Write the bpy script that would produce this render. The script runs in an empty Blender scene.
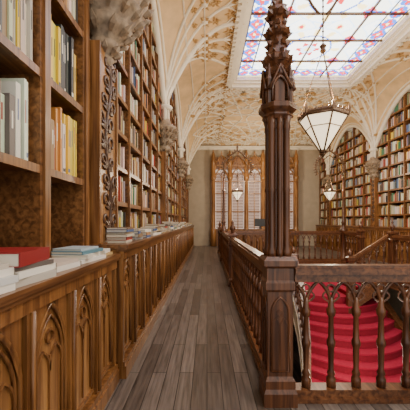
import bpy, math, random
from mathutils import Vector
random.seed(7)
CX=2.65; XW=-1.05; XR=2*CX-XW
ZT=6.13; SX0=0.76; SX1=4.98; SY1=10.4; YF=17.0
COLS=[2.93+4.2*k for k in range(-1,4)]
pi=math.pi

# ---------------- materials ----------------
def newmat(name):
    m=bpy.data.materials.new(name); m.use_nodes=True
    nt=m.node_tree; b=nt.nodes['Principled BSDF']; return m,nt,b
def plain(name,c,rough=.6,metal=0,var=.15,scale=6,emit=None,es=0,bump=0):
    m,nt,b=newmat(name)
    tc=nt.nodes.new('ShaderNodeTexCoord'); n=nt.nodes.new('ShaderNodeTexNoise'); n.inputs['Scale'].default_value=scale
    n.inputs['Detail'].default_value=5
    nt.links.new(tc.outputs['Object'],n.inputs['Vector'])
    r=nt.nodes.new('ShaderNodeValToRGB'); r.color_ramp.elements[0].position=.3; r.color_ramp.elements[1].position=.7
    r.color_ramp.elements[0].color=(*[k*(1-var) for k in c],1); r.color_ramp.elements[1].color=(*[min(1,k*(1+var)) for k in c],1)
    nt.links.new(n.outputs['Fac'],r.inputs['Fac']); nt.links.new(r.outputs['Color'],b.inputs['Base Color'])
    b.inputs['Roughness'].default_value=rough; b.inputs['Metallic'].default_value=metal
    if emit: b.inputs['Emission Color'].default_value=(*emit,1); b.inputs['Emission Strength'].default_value=es
    if bump:
        bp=nt.nodes.new('ShaderNodeBump'); bp.inputs['Strength'].default_value=bump; bp.inputs['Distance'].default_value=.02
        nt.links.new(n.outputs['Fac'],bp.inputs['Height']); nt.links.new(bp.outputs['Normal'],b.inputs['Normal'])
    return m
def wood(name,c1,c2,axis=2,rough=.30,sc=14):
    m,nt,b=newmat(name)
    tc=nt.nodes.new('ShaderNodeTexCoord'); mp=nt.nodes.new('ShaderNodeMapping')
    s=[sc*2.2]*3; s[axis]=sc*.10; mp.inputs['Scale'].default_value=s
    n=nt.nodes.new('ShaderNodeTexNoise'); n.inputs['Scale'].default_value=1; n.inputs['Detail'].default_value=8; n.inputs['Distortion'].default_value=.6
    n2=nt.nodes.new('ShaderNodeTexNoise'); n2.inputs['Scale'].default_value=1.6; n2.inputs['Detail'].default_value=4
    r=nt.nodes.new('ShaderNodeValToRGB'); r.color_ramp.elements[0].position=.36; r.color_ramp.elements[1].position=.66
    r.color_ramp.elements[0].color=(*c1,1); r.color_ramp.elements[1].color=(*c2,1)
    r2=nt.nodes.new('ShaderNodeValToRGB'); r2.color_ramp.elements[0].position=.3; r2.color_ramp.elements[1].position=.7
    r2.color_ramp.elements[0].color=(.60,.56,.52,1); r2.color_ramp.elements[1].color=(1,1,1,1)
    mx=nt.nodes.new('ShaderNodeMix'); mx.data_type='RGBA'; mx.blend_type='MULTIPLY'; mx.inputs[0].default_value=1
    nt.links.new(tc.outputs['Object'],mp.inputs['Vector']); nt.links.new(mp.outputs['Vector'],n.inputs['Vector'])
    nt.links.new(tc.outputs['Object'],n2.inputs['Vector']); nt.links.new(n2.outputs['Fac'],r2.inputs['Fac'])
    nt.links.new(n.outputs['Fac'],r.inputs['Fac']); nt.links.new(r.outputs['Color'],mx.inputs[6]); nt.links.new(r2.outputs['Color'],mx.inputs[7])
    nt.links.new(mx.outputs[2],b.inputs['Base Color'])
    b.inputs['Roughness'].default_value=rough
    bp=nt.nodes.new('ShaderNodeBump'); bp.inputs['Strength'].default_value=.12; bp.inputs['Distance'].default_value=.006
    nt.links.new(n.outputs['Fac'],bp.inputs['Height']); nt.links.new(bp.outputs['Normal'],b.inputs['Normal'])
    return m
def attrmat(name,rough=.5,emis=0):
    m,nt,b=newmat(name)
    a=nt.nodes.new('ShaderNodeAttribute'); a.attribute_name='Col'
    if emis:
        e=nt.nodes.new('ShaderNodeEmission'); e.inputs['Strength'].default_value=emis
        nt.links.new(a.outputs['Color'],e.inputs['Color']); nt.links.new(e.outputs[0],nt.nodes['Material Output'].inputs['Surface'])
    else:
        nt.links.new(a.outputs['Color'],b.inputs['Base Color']); b.inputs['Roughness'].default_value=rough
    return m
def planks(name):
    m,nt,b=newmat(name)
    tc=nt.nodes.new('ShaderNodeTexCoord'); sp=nt.nodes.new('ShaderNodeSeparateXYZ'); cb=nt.nodes.new('ShaderNodeCombineXYZ')
    nt.links.new(tc.outputs['Object'],sp.inputs[0]); nt.links.new(sp.outputs['Y'],cb.inputs['X']); nt.links.new(sp.outputs['X'],cb.inputs['Y'])
    br=nt.nodes.new('ShaderNodeTexBrick'); br.inputs['Scale'].default_value=1; br.inputs['Brick Width'].default_value=1.7; br.inputs['Row Height'].default_value=.125
    br.inputs['Mortar Size'].default_value=.0035; br.offset=.37
    br.inputs['Color1'].default_value=(.100,.074,.060,1); br.inputs['Color2'].default_value=(.215,.172,.145,1); br.inputs['Mortar'].default_value=(.012,.008,.006,1)
    nt.links.new(cb.outputs[0],br.inputs['Vector'])
    mp=nt.nodes.new('ShaderNodeMapping'); mp.inputs['Scale'].default_value=(40,2.2,1); nt.links.new(tc.outputs['Object'],mp.inputs['Vector'])
    n=nt.nodes.new('ShaderNodeTexNoise'); n.inputs['Scale'].default_value=1; n.inputs['Detail'].default_value=7; nt.links.new(mp.outputs[0],n.inputs['Vector'])
    r=nt.nodes.new('ShaderNodeValToRGB'); r.color_ramp.elements[0].position=.3; r.color_ramp.elements[0].color=(.42,.42,.42,1); r.color_ramp.elements[1].position=.7; r.color_ramp.elements[1].color=(1.2,1.2,1.2,1)
    nt.links.new(n.outputs['Fac'],r.inputs['Fac'])
    mx=nt.nodes.new('ShaderNodeMix'); mx.data_type='RGBA'; mx.blend_type='MULTIPLY'; mx.inputs[0].default_value=1
    nt.links.new(br.outputs['Color'],mx.inputs[6]); nt.links.new(r.outputs['Color'],mx.inputs[7]); nt.links.new(mx.outputs[2],b.inputs['Base Color'])
    r3=nt.nodes.new('ShaderNodeMapRange'); r3.inputs['To Min'].default_value=.22; r3.inputs['To Max'].default_value=.5
    nt.links.new(n.outputs['Fac'],r3.inputs['Value']); nt.links.new(r3.outputs[0],b.inputs['Roughness'])
    return m
M_OAK=wood('oak',(.13,.048,.014),(.38,.17,.050))
M_OAKP=wood('oak_panel',(.21,.086,.026),(.52,.26,.085))
M_SHELF=wood('shelf_wood',(.115,.047,.017),(.31,.14,.050),axis=1)
M_DARK=wood('dark_wood',(.062,.021,.009),(.21,.080,.032))
M_DARKY=wood('rail_wood',(.085,.030,.012),(.26,.105,.042),axis=1)
M_BACK=plain('shelf_back',(.055,.025,.011),.7)
M_CARVE=plain('carved_dark',(.075,.031,.013),.4)
M_STONE=plain('carved_stone',(.27,.195,.125),.6,var=.4,scale=14,bump=.4)
M_CREAM=plain('plaster_cream',(.86,.78,.63),.6,var=.05)
M_CEIL=plain('plaster_gold',(.72,.50,.26),.7,var=.14,scale=3,bump=.15)
M_GILT=plain('gilt_plaster',(.50,.31,.12),.55,var=.25,scale=10)
M_TAUPE=plain('taupe_wall',(.46,.38,.28),.8,var=.08,scale=3)
M_IRON=plain('bronze',(.10,.05,.022),.4,.4)
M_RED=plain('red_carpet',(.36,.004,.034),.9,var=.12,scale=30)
M_RED_SHADE=plain('red_riser_shade',(.25,.003,.022),.9,var=.12,scale=30)  # carpet red darkened for the risers, their shade painted into the colour
M_FLOOR=planks('floor_planks')
M_BOOK=attrmat('book_covers',.45)
M_GLASS=attrmat('stained_glass',emis=5.6)
M_LAMP=plain('lamp_glass',(.95,.85,.68),.4,emit=(1,.80,.52),es=1.7,var=.03)
M_BLIND=plain('window_blind',(.32,.20,.155),.8,emit=(.5,.35,.29),es=.10,var=.1)
M_WIN=plain('window_light',(.6,.5,.42),.5,emit=(.8,.66,.56),es=.9,var=.03)
M_BLACK=plain('black_plastic',(.02,.02,.022),.4)

# ---------------- mesh builder ----------------
class MB:
    def __init__(s,mx=False): s.v=[];s.f=[];s.m=[];s.c=[];s.s=[];s.mx=mx
    def av(s,pts):
        b=len(s.v)
        for p in pts: s.v.append((2*CX-p[0] if s.mx else p[0],p[1],p[2]))
        return b
    def face(s,i,m=0,c=(1,1,1),sm=False): s.f.append(tuple(i));s.m.append(m);s.c.append(c);s.s.append(sm)
    def hexa(s,p,m=0,c=(1,1,1)):
        b=s.av(p)
        for q in ((0,1,2,3),(7,6,5,4),(0,4,5,1),(1,5,6,2),(2,6,7,3),(3,7,4,0)): s.face([b+k for k in q],m,c)
    def box(s,x0,x1,y0,y1,z0,z1,m=0,c=(1,1,1)):
        s.hexa([(x0,y0,z0),(x0,y1,z0),(x1,y1,z0),(x1,y0,z0),(x0,y0,z1),(x0,y1,z1),(x1,y1,z1),(x1,y0,z1)],m,c)
    def rbox(s,cx,cy,L,W,z0,z1,a,m=0,c=(1,1,1)):
        ca,sa=math.cos(a),math.sin(a)
        q=[(cx+ca*u-sa*w,cy+sa*u+ca*w) for u,w in ((-L/2,-W/2),(-L/2,W/2),(L/2,W/2),(L/2,-W/2))]
        s.hexa([(x,y,z0) for x,y in q]+[(x,y,z1) for x,y in q],m,c)
    def beam(s,a,b,w,z0,z1,m=0):
        dx,dy=b[0]-a[0],b[1]-a[1]; l=math.hypot(dx,dy); nx,ny=-dy/l*w/2,dx/l*w/2
        q=[(a[0]-nx,a[1]-ny,a[2]),(a[0]+nx,a[1]+ny,a[2]),(b[0]+nx,b[1]+ny,b[2]),(b[0]-nx,b[1]-ny,b[2])]
        s.hexa([(x,y,z+z0) for x,y,z in q]+[(x,y,z+z1) for x,y,z in q],m)
    def lathe(s,cx,cy,prof,n=10,m=0,rot=0,sm=None,z0=0):
        if sm is None: sm=n>8
        base=[s.av([(cx+r*math.cos(rot+2*pi*k/n),cy+r*math.sin(rot+2*pi*k/n),z+z0) for k in range(n)]) for r,z in prof]
        for i in range(len(prof)-1):
            for k in range(n):
                k2=(k+1)%n; s.face((base[i]+k,base[i]+k2,base[i+1]+k2,base[i+1]+k),m,sm=sm)
        s.face([base[0]+k for k in range(n)][::-1],m); s.face([base[-1]+k for k in range(n)],m)
    def tube(s,path,r,m=0,n=6,closed=False,ref=None):
        P=[Vector(p) for p in path]; N=len(P); R=[]
        for i in range(N):
            if closed: t=P[(i+1)%N]-P[i-1]
            else: t=P[min(i+1,N-1)]-P[max(i-1,0)]
            if t.length<1e-9: t=Vector((0,0,1))
            t.normalize()
            rf=Vector(ref) if ref else (Vector((0,0,1)) if abs(t.z)<.95 else Vector((1,0,0)))
            a=t.cross(rf)
            if a.length<1e-5: a=t.cross(Vector((0,1,0)))
            a.normalize(); b=a.cross(t).normalized()
            rr=r[i] if isinstance(r,(list,tuple)) else r
            R.append(s.av([P[i]+a*rr*math.cos(2*pi*(k+.5)/n)+b*rr*math.sin(2*pi*(k+.5)/n) for k in range(n)]))
        for i in range(N if closed else N-1):
            j=(i+1)%N
            for k in range(n):
                k2=(k+1)%n; s.face((R[i]+k,R[i]+k2,R[j]+k2,R[j]+k),m,sm=n>4)
        if not closed:
            s.face([R[0]+k for k in range(n)][::-1],m); s.face([R[-1]+k for k in range(n)],m)
    def leaf(s,p,d,w,l,m=0):
        p=Vector(p); d=Vector(d).normalized(); a=d.orthogonal().normalized(); b=d.cross(a)
        r0=s.av([p+(a*math.cos(k*pi/2)+b*math.sin(k*pi/2))*w*.5 for k in range(4)])
        r1=s.av([p+d*l*.5+(a*math.cos(k*pi/2)+b*math.sin(k*pi/2))*w for k in range(4)])
        t=s.av([p+d*l])
        for k in range(4):
            k2=(k+1)%4; s.face((r0+k,r0+k2,r1+k2,r1+k),m); s.face((r1+k,r1+k2,t),m)
        s.face((r0+3,r0+2,r0+1,r0),m)
    def build(s,name,mats,col=False):
        me=bpy.data.meshes.new(name); me.from_pydata(s.v,[],s.f)
        for m in mats: me.materials.append(m)
        me.polygons.foreach_set('material_index',s.m); me.polygons.foreach_set('use_smooth',s.s)
        if col:
            ca=me.color_attributes.new('Col','FLOAT_COLOR','CORNER'); d=[]
            for f,c in zip(s.f,s.c): d+=[c[0],c[1],c[2],1.0]*len(f)
            ca.data.foreach_set('color',d)
        me.update(); o=bpy.data.objects.new(name,me); bpy.context.scene.collection.objects.link(o); return o
def lancet(w,zs,za,n=6,zb=None):
    a=w/2; pts=[]; h=za-zs
    if zb is not None: pts.append((-a,zb))
    for k in range(n+1):
        t=pi-(pi/3)*k/n; pts.append((a+2*a*math.cos(t),zs+2*a*math.sin(t)*h/(1.7320508*a)))
    r=[(-x,z) for x,z in pts[:-1]][::-1]
    return pts+r

# ---------------- ceiling function ----------------
def surf(x,y):
    if x-XW<XR-x: u=(x-XW)/(SX0-XW)
    else: u=(XR-x)/(XR-SX1)
    u=max(0,min(1,u))
    s=abs((((y-COLS[0])/4.2)%1)-.5)*2
    zw=5.6-1.5*s**2.0
    z=ZT-(ZT-zw)*(1-u)**2.2
    if y>15: z-=.45*((y-15)/2)**2*(1 if u>=1 else u)
    return z

# ---------------- shell ----------------
mb=MB()
SWX=.62; LY=2.45
mb.box(XW-.35,SWX,-1.5,YF,-.28,0); mb.box(SWX,XR+.35,-1.5,LY,-.28,0); mb.box(2*CX-SWX,XR+.35,LY,YF,-.28,0); mb.box(SWX,2*CX-SWX,10.3,YF,-.28,0)
mb.build('floor',[M_FLOOR])
mb=MB(); mb.box(XW-.35,XR+.35,-1.5,YF,-4.7,-4.5); mb.build('floor.001',[M_FLOOR])
mb=MB(); mb.box(XW-.5,XW-.36,-1.5,YF+.2,-4.5,6.6); mb.build('wall_left',[M_TAUPE])
mb=MB(); mb.box(XR+.36,XR+.5,-1.5,YF+.2,-4.5,6.6); mb.build('wall_right',[M_TAUPE])
mb=MB()
for z0,z1,e in ((-.30,-.22,.05),(-.22,-.06,.03),(-.06,.03,.06)):
    mb.box(SWX-.02,SWX+e,LY,10.3,z0,z1); mb.box(2*CX-SWX-e,2*CX-SWX+.02,LY,10.3,z0,z1)
    mb.box(SWX+e,2*CX-SWX-e,LY-.02,LY+e,z0,z1); mb.box(SWX+e,2*CX-SWX-e,10.3-e,10.32,z0,z1)
mb.build('trim_gallery_edge',[M_DARKY])

mb=MB()
xs=[XW+(SX0-XW)*i/10 for i in range(11)]+[SX0+(SX1-SX0)*i/8 for i in range(1,8)]+[SX1+(XR-SX1)*i/10 for i in range(11)]
ys=[-1.5+(SY1+1.5)*i/68 for i in range(69)]+[SY1+(YF-SY1)*i/38 for i in range(1,39)]
idx={}
for i,x in enumerate(xs):
    for j,y in enumerate(ys): idx[i,j]=mb.av([(x,y,surf(x,y))])
for i in range(len(xs)-1):
    for j in range(len(ys)-1):
        if xs[i]>=SX0-1e-6 and xs[i+1]<=SX1+1e-6 and ys[j+1]<=SY1+1e-6: continue
        mb.face((idx[i,j],idx[i,j+1],idx[i+1,j+1],idx[i+1,j]),0,sm=True)
mb.build('ceiling',[M_CEIL])

mb=MB()
for side in (False,True):
    mb.mx=side
    SE=2*CX-SX1 if side else SX0; WD=SE-XW
    def sf(x,y): return surf(2*CX-x if side else x,y)
    for yc in COLS:
        for dy in (-2.1,-1.4,-.7,0,.7,1.4,2.1):
            pts=[]
            for k in range(13):
                a=k/12; x=XW+.02+(WD-.02)*a; y=yc+dy*a**.8
                if y<-1.5 or y>YF-.05: break
                pts.append((x,y,sf(x,y)-.015))
            if len(pts)>2: mb.tube(pts,.06 if dy==0 else .036,0,n=5)
            for a in (.55,1.0):
                y=yc+dy*a**.8
                if -1.4<y<YF-.2:
                    x=XW+.02+(WD-.02)*a-(.06 if a==1 else 0)
                    z=sf(x,y)-.02
                    mb.lathe(x,y,[(.03,-.06),(.08,-.03),(.085,0),(.04,.03)],8,0,z0=z)
                    for q in range(6):
                        mb.leaf((x,y,z),(math.cos(q*pi/3),math.sin(q*pi/3),-.2),.035,.19,1)
            if dy<2.1:
                for a in (.42,.68,.88):
                    y=yc+(dy+.35)*a**.8; x=XW+WD*a
                    if -1.4<y<YF-.2:
                        z=sf(x,y)-.01
                        for q in range(5):
                            t=q*2*pi/5+a*5
                            mb.leaf((x,y,z),(math.cos(t),math.sin(t),-.1),.035,.15*a+.05,1)
        for (d0,d1) in ((-2.1,-1.4),(-1.4,-.7),(-.7,0),(0,.7),(.7,1.4),(1.4,2.1)):
            pts=[]
            for t in range(9):
                f=t/8; a=.80+.14*math.sin(pi*f); dy=d0+(d1-d0)*f
                x=XW+WD*a; y=yc+dy*a**.8
                if -1.4<y<YF-.1: pts.append((x,y,sf(x,y)-.012))
            if len(pts)>2: mb.tube(pts,.022,0,n=4)
    for u in (.32,.55):
        pts=[(XW+WD*u,y,sf(XW+WD*u,y)-.01) for y in [-1.4+ (YF+1.2)*k/120 for k in range(121)]]
        mb.tube(pts,.022,0,n=4)
    pts=[(XW+.02,y,sf(XW,y)) for y in [-1.4+(YF+1.3)*k/160 for k in range(161)]]
    mb.tube(pts,.08,0,n=6)
    pts=[(XW+.12,y,sf(XW+.12,y)-.01) for y in [-1.4+(YF+1.3)*k/160 for k in range(161)]]
    mb.tube(pts,.03,0,n=5)
mb.mx=False
def rib2(p):
    q=[(x,y,surf(x,y)-.012) for x,y in p if y<=YF and y>=SY1]
    if len(q)>1: mb.tube(q,.035,0,n=4)
for fx,fy,sg in ((SX0,YF,-1),(CX,YF,-1),(SX1,YF,-1),(SX0,SY1+.15,1),(CX,SY1+.15,1),(SX1,SY1+.15,1)):
    for r in (.7,1.4,2.2,2.9):
        rib2([(fx+r*math.cos(a),fy+sg*r*math.sin(a)) for a in [pi*k/18 for k in range(19)] if XW+.3<fx+r*math.cos(a)<XR-.3])
    for k in range(1,12):
        a=pi*k/12
        rib2([(fx+r*math.cos(a),fy+sg*r*math.sin(a)) for r in [.3+3.0*t/8 for t in range(9)] if XW+.3<fx+r*math.cos(a)<XR-.3])
    for k in range(1,8):
        a=pi*k/8; x,y=fx+1.4*math.cos(a),fy+sg*1.4*math.sin(a)
        mb.lathe(x,y,[(.03,-.08),(.11,-.03),(.1,0),(.04,.03)],8,1,z0=surf(x,y)-.02)
mb.build('trim_ceiling_ribs',[M_CREAM,M_GILT])

# skylight
mb=MB()
for o,z0,z1 in ((.0,6.00,6.16),(-.09,6.10,6.22),(-.16,6.17,6.36)):
    a0,a1,b1=SX0-.02-o,SX1+.02+o,SY1+.02+o
    w=.11
    mb.box(a0,a0+w,-1.5,b1,z0,z1); mb.box(a1-w,a1,-1.5,b1,z0,z1); mb.box(a0+w,a1-w,b1-w,b1,z0,z1)
for k in range(60):
    y=-1.4+k*.195
    mb.box(SX0-.10,SX0-.021,y,y+.1,5.98,6.08); mb.box(SX1+.021,SX1+.10,y,y+.1,5.98,6.08)
for k in range(21):
    x=SX0+.05+k*.195
    mb.box(x,x+.1,SY1+.021,SY1+.1,5.98,6.08)
GX0,GX1,GY1=SX0+.2,SX1-.2,SY1-.2; GZ=6.3
gw=GX1-GX0
PH=1.05
for k in range(1,4): mb.box(GX0+gw*k/4-.014,GX0+gw*k/4+.014,-1.5,GY1,GZ-.05,GZ-.002,1)
k=0
while GY1-k*PH>-1.5:
    y=GY1-k*PH; mb.box(GX0,GX1,y-.016,y+.016,GZ-.055,GZ-.003,1)
    k+=1
mb.build('trim_skylight_frame',[M_CREAM,M_IRON])
mb=MB()
WH=(.92,.92,.87);BL=(.05,.15,.56);RD=(.58,.04,.04);YL=(.93,.72,.34);LB=(.60,.74,.92);LD=(.03,.03,.05);GR=(.35,.58,.42)
def gcol(x,y):
    e=min(x-GX0,GX1-x,GY1-y)
    if e in (x-GX0,GX1-x): tt=((GY1-y)/.42)%1
    else: tt=((x-GX0)/.42)%1
    if e<.06: return YL
    if e<.10: return LD
    if e<.46:
        q=math.hypot((tt-.5)*2,(e-.28)/.18)
        an=math.atan2((tt-.5)*2,(e-.28)/.18)
        if q<.25: return YL
        if q<.62+.2*math.cos(4*an): return RD
        if q<.98: return BL
        return YL if q>1.2 else WH
    if e<.50: return LD
    if e<.58: return LB if int(tt*4)&1 else WH
    gx=(GX0+GX1)/2; yy=((GY1-.58-1.05-y+1.05)%2.1)-1.05
    r=math.hypot(x-gx,yy); an=math.atan2(yy,x-gx)
    if r<.10: return YL
    if r<.26+.08*math.cos(6*an): return RD if r>.2 else LB
    if r<.60: return WH
    if r<.645: return BL
    if r<.84+.07*math.cos(12*an): return YL if math.cos(12*an)>.5 else WH
    if r<.96: return WH if r<.925 else LB
    pw,ph=(gw/4),PH
    u=((x-GX0)%pw)/pw; v=((GY1-y)%ph)/ph
    du,dv=abs(u-.5)*2,abs(v-.5)*2
    m=max(du,dv)
    if m>.93: return BL if int(u*18+v*18)%3 else RD
    q=du+dv
    rr=math.hypot(du,dv)
    if rr<.12: return RD
    if rr<.20: return YL
    if abs(q-.78)<.045: return LB
    if q>1.58: return RD
    return WH if q<.78 else (.88,.87,.76)
h=.036; nx=int(gw/h); ny=int((GY1+1.5)/h); hx=gw/nx; hy=(GY1+1.5)/ny
for i in range(nx):
    for j in range(ny):
        x,y=GX0+i*hx,-1.5+j*hy
        b=mb.av([(x,y,GZ),(x+hx,y,GZ),(x+hx,y+hy,GZ),(x,y+hy,GZ)])
        mb.face((b,b+1,b+2,b+3),0,gcol(x+hx/2,y+hy/2))
mb.build('window_1',[M_GLASS],True)

# ---------------- cabinets ----------------
def cabinet(mb,y0,y1,h,xf,pw,foot=True):
    mb.box(XW-.345,xf-.03,y0,y1,0,h-.04,1)
    mb.box(xf-.06,xf+.035,y0-.002,y1,0,.11,0); mb.box(xf-.06,xf+.02,y0-.001,y1,.11,.15,0)
    mb.box(XW-.3,xf+.05,y0-.01,y1,h-.035,h,2); mb.box(xf-.06,xf+.035,y0-.004,y1,h-.06,h-.035,2); mb.box(xf-.06,xf+.015,y0-.003,y1,h-.13,h-.06,0)
    n=max(1,round((y1-y0)/pw)); p=(y1-y0)/n
    for i in range(n+1):
        y=y0+i*p; w=.035
        mb.box(xf-.04,xf+.006,max(y0-.005,y-w),min(y1,y+w),.15,h-.13,0)
        if y+.012<y1 and y-.012>y0: mb.tube([(xf+.012,y,.16),(xf+.012,y,h-.13)],.014,0,n=6)
    for i in range(n):
        yc=y0+(i+.5)*p; W=p-.09
        for (w2,zb,za,r) in ((W,.19,h-.15,.016),(W-.07,.23,h-.21,.009)):
            pts=[(xf-.022,yc+a,z) for a,z in lancet(w2,za-w2*.95,za,6,zb)]
            mb.tube(pts,r,0,n=5,ref=(1,0,0))
        mb.tube([(xf-.022,yc-W/2,.19),(xf-.022,yc+W/2,.19)],.014,0,n=4)
        mb.tube([(xf-.024,yc,.23),(xf-.024,yc,h-.42)],.008,0,n=4)
        for s in (-1,1):
            pts=[(xf-.024,yc+s*(W-.07)/4+a,z) for a,z in lancet((W-.07)/2,h-.50,h-.38,5)]
            mb.tube(pts,.008,0,n=4,ref=(1,0,0))
            zt=h-.135; 
            b=mb.av([(xf-.012,yc+s*W/2,zt),(xf-.012,yc+s*.02,zt),(xf-.012,yc+s*W*.30,h-.15-W*.42),(xf-.012,yc+s*W/2,h-.15-W*.95)])
            mb.face((b,b+1,b+2,b+3),0)
        c=[(xf-.022,yc+.035*math.cos(2*pi*k/10),h-.32+.035*math.sin(2*pi*k/10)) for k in range(10)]
        mb.tube(c,.008,0,n=4,closed=True,ref=(1,0,0))
HN=1.12
mb=MB(); cabinet(mb,.1,2.62,HN,-.80,.42); mb.build('low_cabinet',[M_OAK,M_OAKP,M_SHELF])
mb=MB(); cabinet(mb,2.66,16.6,1.19,-.75,.42)
mb.build('low_cabinet.001',[M_OAK,M_OAKP,M_SHELF])
mb=MB(True); cabinet(mb,.1,16.6,1.19,-.75,.42)
mb.build('low_cabinet.002',[M_OAK,M_OAKP,M_SHELF])

# ---------------- bookcases ----------------
PAL=[(.78,.74,.64)]*6+[(.62,.55,.42)]*4+[(.48,.38,.26)]*4+[(.03,.03,.03)]*2+[(.07,.05,.04)]*2+[(.30,.19,.10)]*3+[(.20,.12,.07)]*2+[(.42,.08,.05),(.38,.04,.03),(.06,.12,.28),(.14,.24,.36),(.66,.45,.10),(.78,.58,.08),(.08,.22,.12),(.45,.24,.10),(.30,.31,.32),(.58,.22,.05)]
NPAL=[(.80,.77,.70)]*5+[(.6,.54,.40)]*3+[(.03,.03,.03)]*3+[(.12,.11,.10)]*2+[(.32,.19,.09)]*2+[(.74,.52,.05)]*2+[(.32,.26,.10),(.42,.05,.03),(.5,.47,.42),(.08,.14,.30),(.10,.24,.16),(.60,.25,.06)]
def row(bk,ya,yb,z,hg,xf,tmin=.018,tmax=.045,full=.95,label=False,pal=None):
    pal=pal or PAL
    y=ya
    while y<yb-tmax:
        if random.random()>full:
            y+=random.uniform(.04,.14); continue
        run=random.randint(1,6); base=random.choice(pal); hh=hg*random.uniform(.58,.86); same=random.random()<.3
        for _ in range(run):
            t=random.uniform(tmin,tmax)
            if y+t>yb: break
            c=base if same else random.choice(pal); h2=hh if same else hg*random.uniform(.55,.88)
            c=tuple(max(0,min(1,k*random.uniform(.8,1.1))) for k in c)
            d=random.uniform(.02,.06)
            bk.box(xf-.27,xf-d,y+.001,y+t-.001,z,z+h2,0,c)
            if label:
                lc=(.80,.76,.66) if sum(c)<1 else random.choice([(.05,.05,.05),(.4,.05,.04),(.1,.15,.3)])
                a=random.uniform(.45,.6)
                bk.box(xf-d-.01,xf-d+.0012,y+t*.38,y+t*.62,z+h2*a,z+h2*(a+.28),0,lc)
                if random.random()<.5: bk.box(xf-d-.01,xf-d+.0012,y+t*.15,y+t*.85,z+h2*.06,z+h2*.12,0,lc)
            y+=t
def case(mb,bk,y0,y1,ups,shs,uw,xf,ztop,empty=(),**kw):
    mb.box(xf-.33,xf-.30,y0,y1,shs[0]-.05,ztop,1)
    for u in ups:
        mb.box(xf-.30,xf,u-uw/2,u+uw/2,shs[0],ztop,0)
        mb.box(xf-.02,xf+.018,u-uw*.28,u+uw*.28,shs[0],ztop,2)
    for i,z in enumerate(shs):
        mb.box(xf-.30,xf-.012,y0,y1,z-.035,z,0); mb.box(xf-.03,xf-.002,y0,y1,z-.048,z+.004,2)
    for i in range(len(shs)):
        if i in empty: continue
        zt=(shs[i+1] if i+1<len(shs) else ztop)-.04
        for a,b in zip(ups[:-1],ups[1:]):
            row(bk,a+uw/2+.004,b-uw/2-.004,shs[i]+.005,zt-shs[i],xf,**kw)
mb=MB(); bk=MB()
case(mb,bk,.02,2.66,[.1,1.02,1.95,2.60],[HN+.02,1.75,2.36,3.0,3.6,4.2],.12,XW,4.9,empty=(0,),tmin=.022,tmax=.05,full=.97,label=True,pal=NPAL)
mb.build('bookcase',[M_SHELF,M_BACK,M_OAK]); bk.build('shelved_books',[M_BOOK],True)
for side,y0 in ((False,3.25),(True,.1)):
    mb=MB(side); bk=MB(side)
    ups=[]; 
    edges=[y0]+[c for c in COLS if c>y0+.5]+[16.9]
    for a,b in zip(edges[:-1],edges[1:]):
        n=max(1,round((b-a)/.84))
        for k in range(n): ups.append(a+(b-a)*k/n)
    ups.append(16.9)
    shs=[1.2+.43*k for k in range(10)]
    case(mb,bk,y0,16.95,ups,shs,.06,XW,5.55,full=.97)
    mb.build('bookcase',[M_SHELF,M_BACK,M_OAK]); bk.build('shelved_books',[M_BOOK],True)

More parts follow.
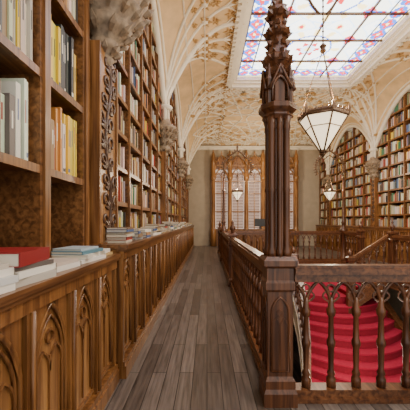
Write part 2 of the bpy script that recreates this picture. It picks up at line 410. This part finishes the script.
# ---------------- pilasters with capitals ----------------
def pilaster(side,yc,w,big):
    mb=MB(side); xf=XW+.07
    zb=1.19 if not (big) else HN
    if big: w-=.02
    mb.box(XW-.3,xf,yc-w/2,yc+w/2,zb,3.02,0)
    mb.box(XW-.02,xf+.02,yc-w/2-.006,yc-w/2+.035,zb,3.02,1); mb.box(XW-.02,xf+.02,yc+w/2-.035,yc+w/2+.006,zb,3.02,1)
    mb.box(XW-.01,xf+.03,yc-w/2-.012,yc+w/2+.012,zb,zb+.08,1)
    A=w*.14
    xs_=xf+.004
    pts=[(xs_,yc+A*math.sin(z*5),z) for z in [zb+.12+1.75*k/60 for k in range(61)]]
    mb.tube(pts,.019,2,n=6,ref=(1,0,0))
    z=zb+.25
    while z<2.9:
        for s in (-1,1):
            c0=yc+A*math.sin(z*5); pts=[]; sc_=(.17 if big else .09)*random.uniform(.8,1.15)
            for q in range(14):
                f=q/13; a=f*4.4; r=sc_*(1-.62*f)
                pts.append((xs_,c0+s*(sc_*.30+ (sc_*.5-r*.5*math.cos(a))),z+.5*r*math.sin(a)*1.2+.05*f))
            pts=[p for p in pts if abs(p[1]-yc)<w/2-.045]
            if len(pts)>2: mb.tube(pts,[.018*(1-.3*i/len(pts)) for i in range(len(pts))],2,n=6,ref=(1,0,0))
            for ang in (.2,.8,1.3):
                p=(xs_,c0+s*sc_*.3,z-.04)
                if abs(p[1]-yc)<w/2-.10: mb.leaf(p,(0.03,s*math.cos(ang),math.sin(ang)),.026,.11,2)
        z+=.19 if big else .16
    R=.44 if big else .30
    prof=[(.02,2.90),(.10,2.98),(.08,3.02),(.13,3.06),(.16,3.12),(.13,3.16),(R*.5,3.22),(R*.62,3.30),(R*.55,3.33),(R*.78,3.42),(R*.85,3.47),(R*.8,3.5),(R,3.56),(R,3.62),(R*.6,3.68),(.16,3.74),(.14,3.8)]
    mb.lathe(XW+.03,yc,prof,16,3)
    for (r,z,n,l) in ((.10,3.02,8,.12),(R*.45,3.18,10,.16),(R*.68,3.33,14,.17),(R*.88,3.46,18,.14)):
        for q in range(n):
            a=2*pi*(q+.5)/n
            mb.leaf((XW+.03+r*math.cos(a),yc+r*math.sin(a),z),(math.cos(a)*.9,math.sin(a)*.9,.7),.035,l,3)
    for dx,dy,r in ((.04,0,.09),(.06,.1,.05),(.06,-.1,.05),(.12,.05,.035),(.12,-.05,.035)):
        mb.tube([(XW+dx,yc+dy,3.62),(XW+dx,yc+dy,4.3),(XW+dx+.1,yc+dy*1.6,4.55)],[r,r*.95,r*.6],4,n=8,ref=(0,1,0))
    mb.lathe(XW+.06,yc,[(.13,4.02),(.17,4.07),(.17,4.1),(.13,4.14)],10,4)
    lo,hi=XW-.34,2*CX-(XW-.34)
    mb.v=[(max(lo,min(hi,p[0])),p[1],p[2]) for p in mb.v]
    mb.build('carved_pilaster',[M_OAKP,M_OAK,M_CARVE,M_STONE,M_CREAM])
pilaster(False,2.96,.56,True)
for yc in COLS[2:]: pilaster(False,yc,.3,False)
for yc in COLS[1:]: pilaster(True,yc,.3,False)

# ---------------- balustrades ----------------
BP=[(.036,.09),(.036,.16),(.024,.18),(.032,.20),(.020,.23),(.024,.40),(.034,.425),(.034,.45),(.023,.48),(.019,.64),(.032,.66),(.036,.70),(.024,.72),(.018,.80)]
def balustrade(mb,p0,p1,n8=8,sp=.195):
    p0=Vector(p0);p1=Vector(p1); d=p1-p0; L=math.hypot(d.x,d.y); n=max(1,round(L/sp)); ref=(-d.y/L,d.x/L,0)
    mb.beam(p0,p1,.13,.985,1.03,1); mb.beam(p0,p1,.09,1.03,1.055,1); mb.beam(p0,p1,.085,.925,.985,1)
    mb.beam(p0,p1,.11,.035,.095,1); mb.beam(p0,p1,.15,.002,.035,1)
    for i in range(n):
        c=p0+d*((i+.5)/n); mb.lathe(c.x,c.y,BP,n8,0,z0=c.z,sm=True)
        ring=[c+d/L*.03*math.cos(2*pi*k/8)+Vector((0,0,.87+.03*math.sin(2*pi*k/8))) for k in range(8)]
        mb.tube(ring,.009,0,n=4,closed=True,ref=ref)
    for i in range(-1,n):
        a0=i+.5; c=p0+d*((a0+.5)/n); pts=[]
        for a,z in lancet(L/n,.72,.925,5):
            s=(a0+.5)/n+a/L
            if 0<=s<=1: pts.append(p0+d*s+Vector((0,0,z)))
        if len(pts)>1: mb.tube(pts,.014,0,n=5,ref=ref)
        for sg in (-1,1):
            pts=[]
            for q in range(6):
                t=q/5; a=sg*(L/n*.42-L/n*.25*math.sin(pi*t)*1.0); z=.76+.10*t
                s=(a0+.5)/n+a/L
                if 0<=s<=1: pts.append(p0+d*s+Vector((0,0,z)))
            if len(pts)>2: mb.tube(pts,.008,0,n=4,ref=ref)
NX,NY=.555,2.37
mb=MB(); balustrade(mb,(NX+.128,NY,0),(2*CX-NX-.11,NY,0),10); mb.build('balustrade',[M_DARK,M_DARKY])
mb=MB(); balustrade(mb,(NX,NY+.128,0),(NX,6.4,0)); balustrade(mb,(NX,6.6,0),(NX,10.28,0)); balustrade(mb,(NX,10.5,0),(NX,13.0,0)); mb.build('balustrade',[M_DARK,M_DARKY])
mb=MB(); balustrade(mb,(NX+.1,10.4,0),(2*CX-NX-.1,10.4,0)); mb.build('balustrade',[M_DARK,M_DARKY])
mb=MB(True); balustrade(mb,(NX,NY+.11,0),(NX,6.4,0)); balustrade(mb,(NX,9.3,0),(NX,10.28,0)); balustrade(mb,(NX,6.6,0),(NX,7.6,0)); mb.build('balustrade',[M_DARK,M_DARKY])

def newel(x,y,top=1.2,w=.075):
    mb=MB(); r=w*1.414
    mb.lathe(x,y,[(r*1.3,0),(r*1.3,.14),(r,.17),(r,.85),(r*1.25,.88),(r*1.25,.93),(r,.95),(r,1.05),(r*1.35,1.07),(r*1.35,1.11),(r*.8,1.14)],4,0,rot=pi/4,sm=False)
    mb.lathe(x,y,[(.04,1.13),(.03,1.17),(.06,1.21),(.065,1.25),(.04,1.30),(.02,1.33),(.03,1.36),(.005,1.42)],10,0)
    for k in range(4):
        a=k*pi/2; dx,dy=math.cos(a),math.sin(a)
        pts=[(x+dx*(w+.004)-dy*u,y+dy*(w+.004)+dx*u,z) for u,z in lancet(w*1.2,.7,.80,4,.22)]
        mb.tube(pts,.007,0,n=4,ref=(dx,dy,0))
    mb.build('newel_post',[M_DARK])
newel(NX,6.5); newel(2*CX-NX,6.5); newel(2*CX-NX,2.37); newel(NX,13.05)
newel(2*CX-NX,7.68); newel(2*CX-NX,9.25)

# near carved column
mb=MB(); x,y=NX,NY
sq=1.414
mb.lathe(x,y,[(.125*sq,0),(.125*sq,.10),(.112*sq,.13),(.112*sq,.19),(.095*sq,.22),(.095*sq,.86),(.11*sq,.88),(.11*sq,.93),(.10*sq,.95),(.10*sq,1.04),(.125*sq,1.06),(.125*sq,1.10),(.1*sq,1.13)],4,0,rot=pi/4,sm=False)
for k in range(4):
    a=k*pi/2; dx,dy=math.cos(a),math.sin(a)
    def fp(u,z,o=.097): return (x+dx*o-dy*u,y+dy*o+dx*u,z)
    mb.tube([fp(u,z) for u,z in lancet(.13,.70,.82,5,.26)]+[fp(-.065,.26)],.010,0,n=5,ref=(dx,dy,0))
    for s in (-1,1):
        mb.tube([fp(s*.032+u,z) for u,z in lancet(.058,.58,.66,4,.27)],.006,0,n=4,ref=(dx,dy,0))
    mb.tube([fp(.022*math.cos(t*pi/4),.70+.022*math.sin(t*pi/4)) for t in range(8)],.006,0,n=4,closed=True,ref=(dx,dy,0))
mb.lathe(x,y,[(.085,1.12),(.072,1.2),(.072,2.12),(.085,2.22)],8,0,rot=pi/8,sm=False)
for k in range(8):
    a=k*pi/4; r=.082 if k%2 else .078
    rr=.026 if k%2 else .018
    mb.lathe(x+r*math.cos(a),y+r*math.sin(a),[(rr*1.5,1.12),(rr*1.5,1.17),(rr*1.1,1.2),(rr,1.24),(rr,1.62),(rr*1.25,1.64),(rr,1.66),(rr,2.1),(rr*1.3,2.12),(rr*1.1,2.15),(rr*1.6,2.2)],8,0,sm=True)
mb.lathe(x,y,[(.10,2.18),(.125,2.21),(.118,2.23),(.15,2.26),(.15,2.295),(.12,2.31)],8,0,rot=pi/8,sm=False)
mb.lathe(x,y,[(.095,2.30),(.095,2.50),(.115,2.52),(.085,2.54),(.075,2.60),(.115,2.64),(.12,2.67),(.085,2.70),(.07,2.76),(.06,2.84),(.10,2.87),(.10,2.89),(.055,2.92),(.05,3.0),(.085,3.03),(.08,3.06),(.04,3.1),(.035,3.2),(.07,3.24),(.05,3.28),(.02,3.42)],8,0,rot=pi/8,sm=False)
for k in range(4):
    a=k*pi/2
    dx,dy=math.cos(a),math.sin(a)
    def fp(u,z,o=.1): return (x+dx*o-dy*u,y+dy*o+dx*u,z)
    mb.tube([fp(u,z) for u,z in lancet(.12,2.40,2.50,5,2.31)],.012,0,n=5,ref=(dx,dy,0))
    mb.tube([fp(-.085,2.40,.11),fp(0,2.58,.11),fp(.085,2.40,.11)],.014,0,n=5,ref=(dx,dy,0))
    a=k*pi/2+pi/4
    mb.lathe(x+.115*math.cos(a),y+.115*math.sin(a),[(.026,2.28),(.022,2.30),(.018,2.46),(.028,2.48),(.02,2.5),(.004,2.60)],6,0)
for (r,z,n,l,w) in ((.09,2.55,8,.085,.028),(.075,2.63,8,.10,.032),(.08,2.70,8,.06,.026),(.06,2.77,8,.075,.026),(.06,2.85,8,.09,.03),(.05,2.93,6,.06,.024),(.05,3.0,6,.085,.03),(.04,3.08,6,.06,.022),(.035,3.2,6,.07,.026)):
    for q in range(n):
        a=2*pi*q/n+(z*3)
        mb.leaf((x+r*math.cos(a)*.6,y+r*math.sin(a)*.6,z),(math.cos(a),math.sin(a),.35),w,l,0)
mb.build('carved_newel_column',[M_DARK])

# ---------------- staircase ----------------
mb=MB(); NA=16; NS=15; RUN=.27; RI=.18; ZL=-.6; QC=.38; SCX=3.55
def xl(i): return 2.42-.75*(max(0,i)/NS)**1.7
def xr(i): return 4.75+.9*(max(0,i)/NS)**1.4
def sy(i,x): return 7.9-RUN*i+QC*(x-SCX)**2
for i in range(NS):
    z=ZL-RI*(i+1); zb=z-RI
    for k in range(NA):
        fa,fb=k/NA,(k+1)/NA
        a0=xl(i)+(xr(i)-xl(i))*fa; b0=xl(i)+(xr(i)-xl(i))*fb
        a1=xl(i+1)+(xr(i+1)-xl(i+1))*fa; b1=xl(i+1)+(xr(i+1)-xl(i+1))*fb
        ya0,yb0,ya1,yb1=sy(i,a0),sy(i,b0),sy(i+1,a1),sy(i+1,b1)
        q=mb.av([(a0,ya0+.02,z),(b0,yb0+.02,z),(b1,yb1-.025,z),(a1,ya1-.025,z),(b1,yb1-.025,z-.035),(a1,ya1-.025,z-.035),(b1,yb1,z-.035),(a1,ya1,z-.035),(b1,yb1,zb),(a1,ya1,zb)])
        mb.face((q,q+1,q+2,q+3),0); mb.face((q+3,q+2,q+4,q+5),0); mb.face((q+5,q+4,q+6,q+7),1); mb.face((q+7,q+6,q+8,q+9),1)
for k in range(NA):
    a=xl(0)+(xr(0)-xl(0))*k/NA; b=xl(0)+(xr(0)-xl(0))*(k+1)/NA
    q=mb.av([(a,sy(0,a),ZL),(b,sy(0,b),ZL),(b,sy(0,b),ZL-RI),(a,sy(0,a),ZL-RI),(a,9.9,ZL),(b,9.9,ZL)])
    mb.face((q,q+1,q+2,q+3),1); mb.face((q+4,q+5,q+1,q),0)
sl=[]
for fx in (xl,xr):
    P=[(fx(i),sy(i,fx(i)),ZL-RI*i) for i in range(0,NS+1,3)]
    if fx is xl: sl=P
    mm=2 if fx is xl else 3
    for p0,p1 in zip(P[:-1],P[1:]):
        mb.beam(p0,p1,.12,-.42,.06,mm); mb.beam(p0,p1,.17,.06,.10,mm); mb.beam(p0,p1,.16,-.47,-.42,mm)
NSF=4
X0,X1=3.75,2*CX-SWX-.05; 
for i in range(NSF):
    xa=X0+(X1-X0)*i/NSF; xb=X0+(X1-X0)*(i+1)/NSF; z=ZL+.6*(i+1)/NSF-.02
    mb.box(xa,xb+.02,7.75,9.2,z-.25,z-.03,1); mb.box(xa-.03,xb,7.75,9.2,z-.03,z,0)
mb.beam((X0,7.70,ZL),(X1,7.70,0),.10,-.28,.06,3); mb.beam((X0,7.69,ZL),(X1,7.69,0),.14,.03,.08,3)
mb.build('staircase',[M_RED,M_RED_SHADE,M_CREAM,M_DARKY])
mb=MB()
for p0,p1 in zip(sl[:-1],sl[1:]):
    balustrade(mb,(p0[0],p0[1],p0[2]+.06),(p1[0],p1[1],p1[2]+.06))
balustrade(mb,(2.42,9.9,ZL),(sl[0][0],sl[0][1],ZL))
balustrade(mb,(X0-.05,7.70,ZL),(X1,7.70,0))
mb.build('balustrade',[M_DARK,M_DARKY])
for (nx_,ny_) in [(sl[0][0],sl[0][1]),(X0-.08,7.70)]:
    mb=MB(); r=.1
    mb.lathe(nx_,ny_,[(r,ZL-.4),(r,ZL+.95),(r*1.3,ZL+.98),(r*1.3,ZL+1.06),(r*.7,ZL+1.1)],4,0,rot=pi/4,sm=False)
    mb.lathe(nx_,ny_,[(.03,ZL+1.08),(.07,ZL+1.16),(.06,ZL+1.2),(.01,ZL+1.28)],10,0)
    mb.build('newel_post',[M_DARK])
mb=MB(); mb.box(2.4,4.6,8.5,10.3,ZL-.25,ZL-.02); mb.build('stair_landing',[M_DARKY])

# ---------------- lanterns ----------------
def lantern(x,y,zr,R,zhub,ztop,n=6):
    mb=MB(); s=R/.34; rot=pi/6
    H=.50*s
    mb.lathe(x,y,[(R*.97,zr-.02),(R*.10,zr-H)],n,0,rot=rot,sm=False)
    def hp(r,z,k): return (x+r*math.cos(rot+2*pi*k/n),y+r*math.sin(rot+2*pi*k/n),z)
    def ring(r0,r1,z0,z1,m):
        a=mb.av([hp(r0,z0,k) for k in range(n)]); b=mb.av([hp(r1,z1,k) for k in range(n)])
        for k in range(n): mb.face((a+k,a+(k+1)%n,b+(k+1)%n,b+k),m)
    ring(R*1.0,R*1.04,zr-.03*s,zr+.02*s,1); ring(R*1.04,R*.98,zr+.02*s,zr+.05*s,1)
    for k in range(n):
        mb.tube([hp(R,zr-.02,k),hp(R*.12,zr-H,k)],.012*s,1,n=5)
        mb.tube([hp(R*1.01,zr-.02,k),hp(R*1.01,zr-.02,k+1)],.016*s,1,n=5)
        mb.tube([hp(R*.72,zr-.02-H*.30,k),hp(R*.72,zr-.02-H*.30,k+1)],.007*s,1,n=4)
        a=Vector(hp(R,zr,k)); b=Vector(hp(R,zr,k+1))
        for q in range(4):
            mb.leaf(a.lerp(b,(q+.5)/4),(0,0,1),.018*s,.085*s,1)
        h=Vector((x,y,zhub))
        if k%2==0:
            pts=[Vector(hp(R,zr+.03,k)).lerp(h,t/14) for t in range(15)]
            mb.tube(pts,[.009*s if t%2 else .004*s for t in range(15)],1,n=5)
            mb.tube([pts[0],pts[7],pts[14]],.004*s,1,n=4)
        mb.leaf(hp(R*1.02,zr,k),(0,0,1),.025*s,.13*s,1)
    mb.lathe(x,y,[(.05*s,zr-H+.02),(.06*s,zr-H-.01),(.03*s,zr-H-.03),(.035*s,zr-H-.05),(.004,zr-H-.09*s)],8,1)
    mb.lathe(x,y,[(.012,zhub-.06*s),(.045*s,zhub-.02*s),(.03*s,zhub+.02*s),(.05*s,zhub+.05*s),(.01,zhub+.1*s)],8,1)
    mb.tube([(x,y,zhub),(x,y,ztop)],.009*s,1,n=6)
    z=zhub+.15*s
    while z<ztop-.05:
        mb.lathe(x,y,[(.006,z),(.018*s,z+.025*s),(.006,z+.05*s)],6,1); z+=.09*s
    mb.lathe(x,y,[(.02*s,zr+.01),(.055*s,zr+.06*s),(.05*s,zr+.11*s),(.01*s,zr+.14*s)],8,0)
    return mb
M=[M_LAMP,M_IRON]
mb=lantern(1.74,4.5,2.96,.35,3.97,6.26)
for zz,sg in ((4.62,1),(4.62,-1)):
    pts=[(1.74+sg*(.05+.17*math.sin(t/10*2.6)*(1)),4.5,4.5+.5*t/10) for t in range(11)]
    mb.tube(pts,.018,1,n=6,ref=(0,1,0))
    mb.leaf((1.74+sg*.2,4.5,4.72),(sg,0,.6),.04,.18,1)
mb.build('pendant_lantern',M)
def gothic_bracket(x0,sgn):
    y=10.4; w=.95; xc=x0+sgn*w/2; zb=1.05
    mb=MB()
    mb.lathe(x0,y,[(.13,0),(.13,.15),(.10,.2),(.10,1.0),(.14,1.03),(.14,1.1),(.07,1.16),(.05,1.3),(.08,1.34),(.05,1.4),(.035,2.4),(.055,2.45),(.03,2.5),(.03,2.9)],8,0,sm=True)
    L=[]
    for t in range(25):
        a=-0.5+ (pi+1.0)*t/24
        px=xc-sgn*(w/2)*math.cos(a); pz=3.25+.47*math.sin(a)*(1.0)
        if abs(t-12)<3: pz+=.12*(1-abs(t-12)/3)
        L.append((px,y,pz))
    mb.tube(L,.028,1,n=6,ref=(0,1,0))
    L2=[(xc+(p[0]-xc)*.72,y,3.25+(p[2]-3.25)*.72) for p in L]; mb.tube(L2,.016,1,n=5,ref=(0,1,0))
    for i,p in enumerate(L):
        d=Vector((p[0]-xc,0,p[2]-3.25)); mb.leaf(p,d,.03,.11,1)
        if i%2==0: mb.tube([p,L2[i]],.009,1,n=4)
    mb.leaf((xc,y,3.84),(0,0,1),.05,.25,1)
    mb.tube([(x0,y,2.85),L[0]],.03,1,n=5)
    mb.build('lamp_bracket',[M_DARK,M_IRON])
    mb=lantern(xc,y,2.42,.21,2.95,3.78)
    mb.build('pendant_lantern',M)
gothic_bracket(NX+.02,1); gothic_bracket(2*CX-NX-.02,-1)

# ---------------- far wall ----------------
mb=MB(); mb.box(XW-.5,XR+.5,YF,YF+.15,-4.5,6.6,0); mb.build('wall_far',[M_TAUPE])
mb=MB(); ys_=YF-.35
wx0,wx1=.35,4.95; nb=5; pw=(wx1-wx0)/nb
mb.box(wx0,wx1,YF-.06,YF-.01,.96,4.29,2)
for i in range(nb):
    a=wx0+i*pw
    zz=1.0
    while zz<4.1:
        mb.box(a+.16,a+pw-.16,YF-.16,YF-.12,zz,zz+.06,3); zz+=.085
    mb.box(a+.1,a+pw-.1,YF-.2,YF-.05,.0,.95,1)
    mb.box(a+pw/2-.025,a+pw/2+.025,YF-.2,YF-.165,.95,4.1,0)
    for zz in (1.9,2.9): mb.box(a+.12,a+pw-.12,YF-.2,YF-.168,zz,zz+.05,0)
for i in range(nb+1):
    a=wx0+i*pw
    mb.lathe(a,ys_,[(.17,0),(.17,.9),(.12,1.0),(.10,1.1),(.09,3.6),(.14,3.7),(.17,3.85),(.13,3.9),(.12,4.6),(.16,4.7),(.10,4.8),(.12,5.0),(.02,5.35)],8,0,sm=True)
    mb.box(a-.12,a+.12,ys_,YF-.05,0,4.29,0)
for i in range(nb):
    a=wx0+(i+.5)*pw
    mb.tube([(a+u,ys_,z) for u,z in lancet(pw-.2,3.75,4.35,8)],.045,0,n=5,ref=(0,1,0))
    mb.tube([(a+u,ys_-.02,z) for u,z in lancet(pw-.2,4.2,5.05,8)],.035,0,n=5,ref=(0,1,0))
    for s in (-1,1):
        mb.tube([(a+s*pw*.2+u,ys_,z) for u,z in lancet(pw*.38,3.7,4.05,6)],.025,0,n=4,ref=(0,1,0))
        mb.tube([(a+s*pw*.22+.1*math.cos(t*pi/5),ys_,4.62+.1*math.sin(t*pi/5)) for t in range(10)],.022,0,n=4,closed=True,ref=(0,1,0))
    mb.tube([(a+.1*math.cos(t*pi/5),ys_,4.22+.1*math.sin(t*pi/5)) for t in range(10)],.022,0,n=4,closed=True,ref=(0,1,0))
    mb.leaf((a,ys_,5.0),(0,0,1),.06,.3,0)
mb.box(wx0,wx1,ys_-.06,ys_+.06,4.42,4.50,0); mb.box(wx0,wx1,ys_+.03,YF-.05,4.3,4.95,1)
mb.box(wx0,wx1,ys_-.05,ys_+.05,3.56,3.62,0)
mb.build('window_2',[M_OAKP,M_OAK,M_WIN,M_BLIND])
mb=MB(); mb.box(XW-.3,XR+.3,YF-.10,YF-.001,5.42,5.52,0); mb.box(XW-.3,XR+.3,YF-.16,YF-.001,5.52,5.62,0); mb.build('trim_cornice',[M_CREAM])

mb=MB()
mb.box(1.7,3.3,13.2,13.9,.98,1.04); mb.box(1.75,3.25,13.25,13.3,0.0,.98); mb.box(1.75,1.82,13.3,13.85,0,.98); mb.box(3.18,3.25,13.3,13.85,0,.98)
for k in range(3):
    a=2.0+.5*k; mb.tube([(a+u,13.24,z) for u,z in lancet(.36,.6,.85,5,.1)],.02,0,n=5,ref=(0,1,0))
mb.build('service_desk',[M_OAK])
mb=MB(); mb.box(2.15,2.65,13.5,13.54,1.16,1.5,0); mb.box(2.36,2.44,13.541,13.56,1.05,1.2,0); mb.box(2.28,2.52,13.45,13.62,1.041,1.06,0); mb.build('computer_monitor',[M_BLACK])

# ---------------- loose book stacks ----------------
def book(mb,x,y,z,L,W,t,a,c):
    mb.rbox(x,y,L,W,z,z+.004,a,0,c); mb.rbox(x,y,L,W,z+t-.004,z+t,a,0,c)
    mb.rbox(x+.004*math.cos(a),y+.004*math.sin(a),L-.012,W-.012,z+.004,z+t-.004,a,0,(.74,.68,.56))
    ca,sa=math.cos(a),math.sin(a)
    mb.rbox(x-ca*(L/2-.003),y-sa*(L/2-.003),.0065,W+.0006,z,z+t+.0003,a,0,c)
mb=MB()
def stack(x,y,z,specs):
    for L,W,t,c in specs:
        book(mb,x+random.uniform(-.01,.01),y+random.uniform(-.015,.015),z,L,W,t,random.choice((pi,pi-.1,pi+.12)),c); z+=t+.0008
W_=(.80,.76,.68)
stack(-.905,1.06,HN+.001,[(.24,.36,.03,W_),(.24,.34,.028,(.62,.62,.60)),(.24,.32,.03,W_),(.24,.28,.02,(.55,.50,.42))])
stack(-.905,1.38,HN+.001,[(.24,.32,.035,(.5,.46,.40)),(.24,.30,.03,W_),(.24,.29,.02,(.12,.10,.09)),(.24,.30,.06,(.25,.010,.013))])
stack(-.91,1.74,HN+.001,[(.23,.24,.03,W_),(.22,.22,.02,(.6,.5,.42))])
stack(-.91,2.12,HN+.001,[(.23,.36,.025,W_),(.23,.33,.03,(.70,.67,.58)),(.22,.30,.022,(.10,.22,.28)),(.20,.25,.015,(.40,.47,.50))])
stack(-.91,2.45,HN+.001,[(.2,.2,.02,(.5,.35,.15)),(.2,.2,.025,W_)])
yy=3.0
while yy<15:
    n=random.randint(2,6)
    stack(-.87,yy,1.191,[(.2,random.uniform(.2,.3),random.uniform(.018,.04),random.choice(PAL)) for _ in range(n)]); yy+=random.uniform(.33,.55)
mb.build('book_stack',[M_BOOK],True)

# ---------------- lights ----------------
def point(x,y,z,e,c=(1,.78,.52),r=.08):
    l=bpy.data.lights.new('bulb_or_fill','POINT'); l.energy=e; l.color=c; l.shadow_soft_size=r  # shared by lantern bulbs and the added fill lights
    o=bpy.data.objects.new('bulb_or_fill',l); o.location=(x,y,z); bpy.context.scene.collection.objects.link(o)
point(1.74,4.5,3.2,100)
point(NX+.5,10.4,2.62,60); point(2*CX-NX-.5,10.4,2.62,60)
WC=(1,.84,.62)
point(2.6,14.2,3.6,250,WC,.3)  # added fill for the far end, no fixture here
point(2.65,1.0,3.6,125,WC,.4)  # added fill over the near hall, hangs from no lantern
point(2.9,7.5,3.9,210,WC,.4)  # added fill to lift the vault mid-hall, no fixture
point(4.3,4.0,3.4,125,WC,.4)  # added fill towards the right wall, no lamp modelled
point(2.6,5.5,-1.2,45,(1,.85,.66),.3)  # added fill below the gallery for stair and lower floor
w=bpy.data.worlds.new('World'); bpy.context.scene.world=w; w.use_nodes=True
w.node_tree.nodes['Background'].inputs[0].default_value=(1,.96,.89,1); w.node_tree.nodes['Background'].inputs[1].default_value=1.5

# ---------------- camera ----------------
cam=bpy.data.cameras.new('camera'); co=bpy.data.objects.new('camera',cam); bpy.context.scene.collection.objects.link(co)
co.location=(0,0,1.4); co.rotation_euler=(pi/2,0,0)
cam.sensor_width=36; cam.lens=300/410*36; cam.shift_x=-2/410; cam.shift_y=16/410; cam.clip_start=.05
bpy.context.scene.camera=co
